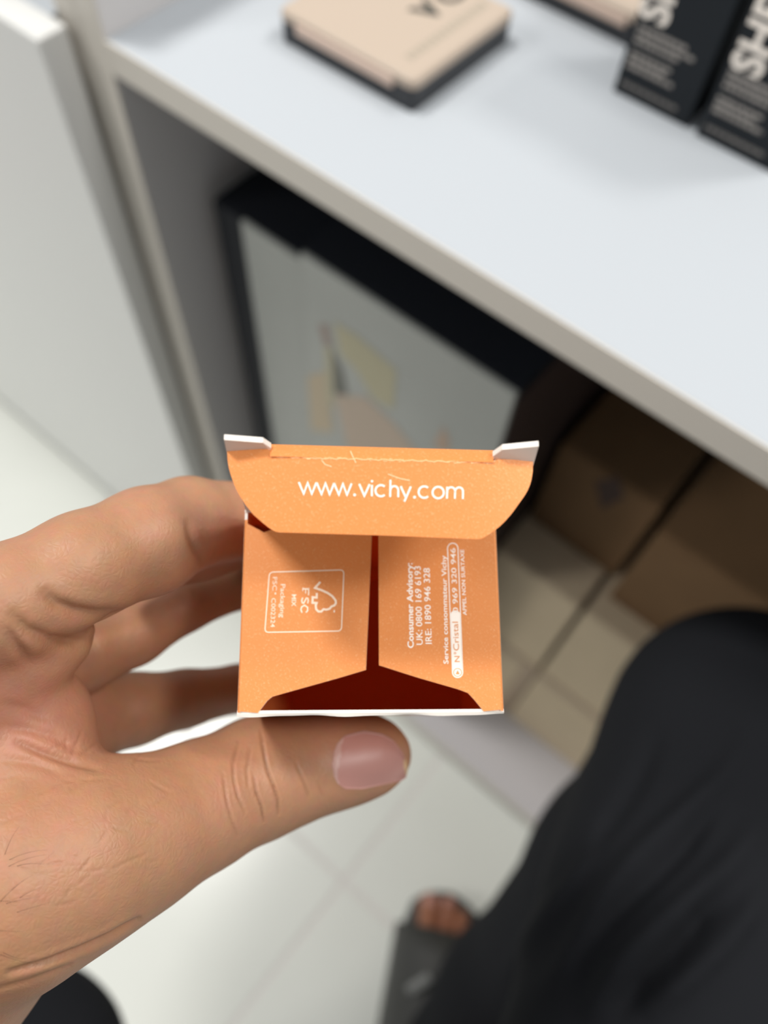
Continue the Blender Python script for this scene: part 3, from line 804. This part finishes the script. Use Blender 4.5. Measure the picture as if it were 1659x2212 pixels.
# thumb nail
bvh = BVHTree.FromPolygons([tuple(v) for v in HV], HQ.tolist())
def hit(px, py):
    d = Vector(ray(px, py)).normalized(); h = bvh.ray_cast(Vector(CAM), d)
    return (np.array(h[0]), np.array(h[1])) if h[0] is not None else None
up = [(717, 1650), (721, 1625), (729, 1606), (745, 1589), (787, 1579), (827, 1586), (851, 1601), (868, 1622), (879, 1645), (881.5, 1662)]
dn = [(717, 1650), (721, 1676), (729, 1692), (745, 1704), (781, 1705), (833, 1694), (866, 1687), (877, 1680), (881.5, 1662)]
def interp(tab, x): return float(np.interp(x, [a for a, _ in tab], [b for _, b in tab]))
nu, nw = 40, 26
grid = np.zeros((nu + 1, nw + 1, 3)); last = None
dep = np.full((nu + 1, nw + 1), np.nan); PXY = np.zeros((nu + 1, nw + 1, 2))
for i in range(nu + 1):
    t = .5 - .5 * math.cos(math.pi * i / nu); x = 717.3 + (881.2 - 717.3) * t
    a, b = interp(up, x), interp(dn, x)
    for j in range(nw + 1):
        y = a + (b - a) * j / nw; PXY[i, j] = x, y
        h = hit(x, y)
        if h is not None: dep[i, j] = (h[0] - CAM) @ (ROT @ [0, 0, 1])
# rows that miss the flesh follow the cross curve of the nail
for i in range(nu + 1):
    ok = ~np.isnan(dep[i])
    if ok.sum() >= 4:
        c = np.polyfit(np.arange(nw + 1)[ok], dep[i][ok], 2); dep[i] = np.polyval(c, np.arange(nw + 1))
    elif i: dep[i] = dep[i - 1]
for _ in range(6): dep[1:-1] = (dep[:-2] + 2 * dep[1:-1] + dep[2:]) / 4
for i in range(nu + 1):
    lift = .00035 + .0004 * (i / nu)
    for j in range(nw + 1):
        e = min(1, 4 * min(j, nw - j) / nw)
        grid[i, j] = P(*PXY[i, j], dep[i, j] - lift * (.35 + .65 * e) * (min(1, i / 5)))
gv = grid.reshape(-1, 3); gf = []; gm = []
for i in range(nu):
    for j in range(nw):
        a = i * (nw + 1) + j; gf.append((a, a + 1, a + nw + 2, a + nw + 1))
        ex_ = i / nu + .10 * (1 - abs(j - nw * .35) / nw)
        gm.append(2 if ex_ > .93 else (1 if i / nu < .16 + .10 * (abs(j / nw - .75)) else 0))
kN = len(gv); gv = list(gv) + [v + vw * .0005 for v in gv]
gf2 = [tuple(kN + a for a in reversed(f)) for f in gf]; edge = []
bd = [i * (nw + 1) for i in range(nu + 1)] + [nu * (nw + 1) + j for j in range(1, nw + 1)] + [i * (nw + 1) + nw for i in range(nu - 1, -1, -1)] + [j for j in range(nw - 1, 0, -1)]
for a, b in zip(bd, bd[1:] + bd[:1]): edge.append((a, kN + a, kN + b, b))
nail = mesh_obj('thumbnail', gv, gf + gf2 + edge, [mat('nail_pink', lin(184, 134, 124), .4, .4), mat('nail_lunula', lin(194, 156, 146), .4, .4), mat('nail_free_edge', lin(206, 170, 130), .4, .4)], hand, gm + gm + [2] * len(edge), smooth=True)

# a few fine hairs by the wrist
hv, hf = [], []
for k in range(13):
    x0_, y0_ = rs.uniform(-15, 50), rs.uniform(1835, 2070)
    h = hit(x0_, y0_)
    if h is None: continue
    q0, nn_ = h; nn_ = nn_ if np.dot(nn_, q0 - CAM) < 0 else -nn_
    a_ = rs.normal(-.45, .35); L_ = rs.uniform(.004, .008)
    dv = ROT @ np.array([math.cos(a_), math.sin(a_), 0])
    prev = None
    for t in (0, .25, .5, .75, 1):
        c_ = q0 + dv * L_ * t + nn_ * (.0012 * math.sin(math.pi * min(1, t * .8)) + .00002) + ROT @ np.array([0, .0012 * t * t, 0])
        r_ = .000034 * (1 - .7 * t)
        ring_ = [len(hv) + i for i in range(3)]
        for i in range(3):
            an = i * 2.0944; hv.append(c_ + (ROT @ np.array([math.cos(an), math.sin(an), 0])) * r_)
        if prev: hf += [(prev[i], prev[(i + 1) % 3], ring_[(i + 1) % 3], ring_[i]) for i in range(3)]
        prev = ring_
hair = mesh_obj('arm_hair', hv, hf, mat('arm_hair', lin(52, 36, 28), .6), hand); hair['kind'] = 'stuff'

# trousers
cloth = mat('black_trouser_cloth', lin(30, 31, 34), .95, .1, bump=(600, .15, .0006))
def cloth_leg(name, pts, label, k=.02, waves=()):
    V, Q = sdf_mesh(chain(pts, k), .006, .03); V = smooth_verts(V, Q, 4)
    V, N_, Q = subdivide(V, Q)
    x, y, _ = project(V)
    dsp = np.zeros(len(V))
    for (ax_, ay_, bx_, by_, w, h) in waves:
        d = np.array([bx_ - ax_, by_ - ay_], float); L = np.hypot(*d); d /= L
        s = (x - ax_) * d[0] + (y - ay_) * d[1]; n_ = -(x - ax_) * d[1] + (y - ay_) * d[0]
        n_ = n_ + 14 * np.sin(s / 90.0)
        dsp += h * np.exp(-(n_ / w) ** 2) * np.clip(np.minimum(s, L - s) / (.25 * L), 0, 1)
    V = V + N_ * dsp[:, None]
    o = to_mesh(name, V, Q, cloth, person); o['label'] = label
    return o
cloth_leg('trouser_leg', [(1380, 2660, .40, 97), (1530, 1980, .43, 82), (1608, 1600, .46, 71), (1382, 1905, .61, 80), (1140, 2180, .73, 79), (1000, 2330, .78, 70)], 'bent right knee in loose black trousers', .03,
          [(1640, 1560, 1150, 2150, 26, .006), (1659, 1750, 1250, 2212, 30, .008), (1430, 1560, 1210, 1950, 22, -.004), (1560, 1700, 1240, 2100, 22, -.006), (1659, 1900, 1400, 2212, 28, .007), (1300, 1750, 1090, 2150, 22, .005), (1560, 1900, 1330, 2212, 24, -.008)])
cloth_leg('trouser_leg', [(-420, 2700, .36, 75), (30, 2345, .45, 59), (-200, 2700, .62, 62)], 'dark edge of the other trouser knee at the lower left corner')
# the upper body behind the lens, with the sleeve that the hand comes out of
def wch(pts, k): return [(np.array(pts[i][:3]), pts[i][3], np.array(pts[i + 1][:3]), pts[i + 1][3], k) for i in range(len(pts) - 1)]
bp = wch([(.20, -.44, .40, .16), (.14, -.43, .62, .145), (.10, -.42, .84, .150)], .05)
bp += wch([(-.09, -.43, .98, .066), (.10, -.43, .99, .085), (.29, -.41, .98, .066)], .05)
bp += wch([(-.09, -.43, .98, .064), (-.15, -.35, .74, .052), (-.085, -.135, .80, .040)], .03)
bp += wch([(.29, -.41, .98, .064), (.35, -.26, .76, .052), (.28, -.13, .86, .042)], .03)
V, Q = sdf_mesh(bp, .010, .04); V = smooth_verts(V, Q, 4); V, N_, Q = subdivide(V, Q)
to_mesh('shirt', V, Q, cloth, person)

# foot and sandal
skin_foot = skin_material('foot_skin', lin(150, 96, 66), lin(150, 92, 76))
ft = np.array([.066, .098]); fd = np.array([-.47, .883]); fr = np.array([.883, .47])
def FP(u, v, z): q = ft + fd * u + fr * v; return np.array([q[0], q[1], z])
fp = []
def fch(pts, k):
    w = [(FP(*p[:3]), p[3]) for p in pts]
    return [(w[i][0], w[i][1], w[i + 1][0], w[i + 1][1], k) for i in range(len(w) - 1)]
SO = .028
for v, u0, r in ((-.022, .0, .0125), (-.001, .004, .0095), (.015, -.006, .0088), (.028, -.017, .0082), (.039, -.030, .0078)):
    fp += fch([(u0 - .008, v, SO + r * .95, r), (u0 - .030, v * .95, SO + r + .004, r * .9), (u0 - .062, v * .85, SO + .019, .0155)], .003)
fp += fch([(-.065, -.014, SO + .021, .020), (-.13, -.006, SO + .034, .028), (-.20, .006, SO + .035, .030)], .012)
fp += fch([(-.065, .018, SO + .019, .018), (-.13, .012, SO + .028, .024), (-.20, .008, SO + .034, .029)], .012)
fp += fch([(-.175, .004, SO + .045, .030), (-.185, .006, SO + .13, .036), (-.16, .02, SO + .24, .045)], .015)
V, Q = sdf_mesh(fp, .0024, .01); V = smooth_verts(V, Q, 3); V, N_, Q = subdivide(V, Q)
foot = to_mesh('foot', V, Q, skin_foot, person); foot['label'] = 'bare toes in a dark sandal'
attr(foot, 'crease', np.zeros(len(V))); attr(foot, 'palm', np.zeros(len(V)))
for v, u0, r in ((-.022, .0, .0125), (-.001, .004, .0095)):
    c0 = FP(u0 - .006, v, SO + r * 1.86)
    bm = bmesh.new(); bmesh.ops.create_uvsphere(bm, u_segments=14, v_segments=8, radius=1)
    for q in bm.verts:
        u_, v_, z_ = q.co.x * r * .75, q.co.y * r * .68, q.co.z * .0016
        w = fd * u_ + fr * v_; q.co = Vector((c0[0] + w[0], c0[1] + w[1], c0[2] + z_ - .16 * abs(u_)))
    bm_obj('toenail', bm, mat('toenail_pink', lin(168, 118, 104), .35), foot, True)
sandal_b = mat('sandal_black', lin(58, 58, 56), .55, .4, bump=(250, .2, .001))
def outline(u0, u1, sc):
    pts = []
    prof = [(0.008, -.014), (.010, .002), (.004, .020), (-.008, .038), (-.03, .050), (-.08, .049), (-.15, .040), (-.22, .036), (-.245, .020), (-.25, .0), (-.245, -.022), (-.22, -.035), (-.15, -.034), (-.08, -.042), (-.03, -.046), (-.006, -.040), (.004, -.028)]
    return [(a, b * sc) for a, b in prof]
bm = bmesh.new()
vs = [bm.verts.new(FP(a, b, .001)) for a, b in outline(0, 0, 1)]
f = bm.faces.new(vs); ex = bmesh.ops.extrude_face_region(bm, geom=[f])
for g in ex['geom']:
    if isinstance(g, bmesh.types.BMVert): g.co.z = SO - .003
bmesh.ops.recalc_face_normals(bm, faces=bm.faces)
bmesh.ops.bevel(bm, geom=list(bm.edges), offset=.003, segments=2, profile=.5, affect='EDGES')
sandal = bm_obj('sandal', bm, sandal_b, person); sandal['label'] = 'black sandal sole and strap'
def strap(name, ua, ub, hgt, mt, parent, wv=.049, lift=0.0):
    vs, fs = [], []
    n = 20; mcols = 6
    for i in range(n + 1):
        a = math.pi * i / n
        for j in range(mcols + 1):
            u = ua + (ub - ua) * j / mcols
            hh = hgt * (1 - .40 * (j / mcols)) + lift
            z = .012 + hh * math.sin(a) ** .62
            vs.append(FP(u, -math.cos(a) * (wv + lift), z))
    for i in range(n):
        for j in range(mcols):
            q = i * (mcols + 1) + j; fs.append((q, q + 1, q + mcols + 2, q + mcols + 1))
    o = mesh_obj(name, vs, fs, mt, parent, smooth=True)
    md = o.modifiers.new('thickness', 'SOLIDIFY'); md.thickness = .003
    return o
strap('strap', -.175, -.032, .098, sandal_b, sandal, .052)
vs = []
glint = mat('sandal_glint_grey', lin(128, 130, 128), .4, .5)  # pale grey strip painted in as the highlight on the strap
bx = box('strap_glint', (-.013, -.0045, 0), (.013, .0045, .004), glint, None, .0018)
c0 = onZ(905, 2125, .105); bx.location = tuple(c0); bx.rotation_euler = (0.1, -.2, 1.2); 
bx.parent = sandal
bx.matrix_parent_inverse = WORLD_OF(sandal).inverted()
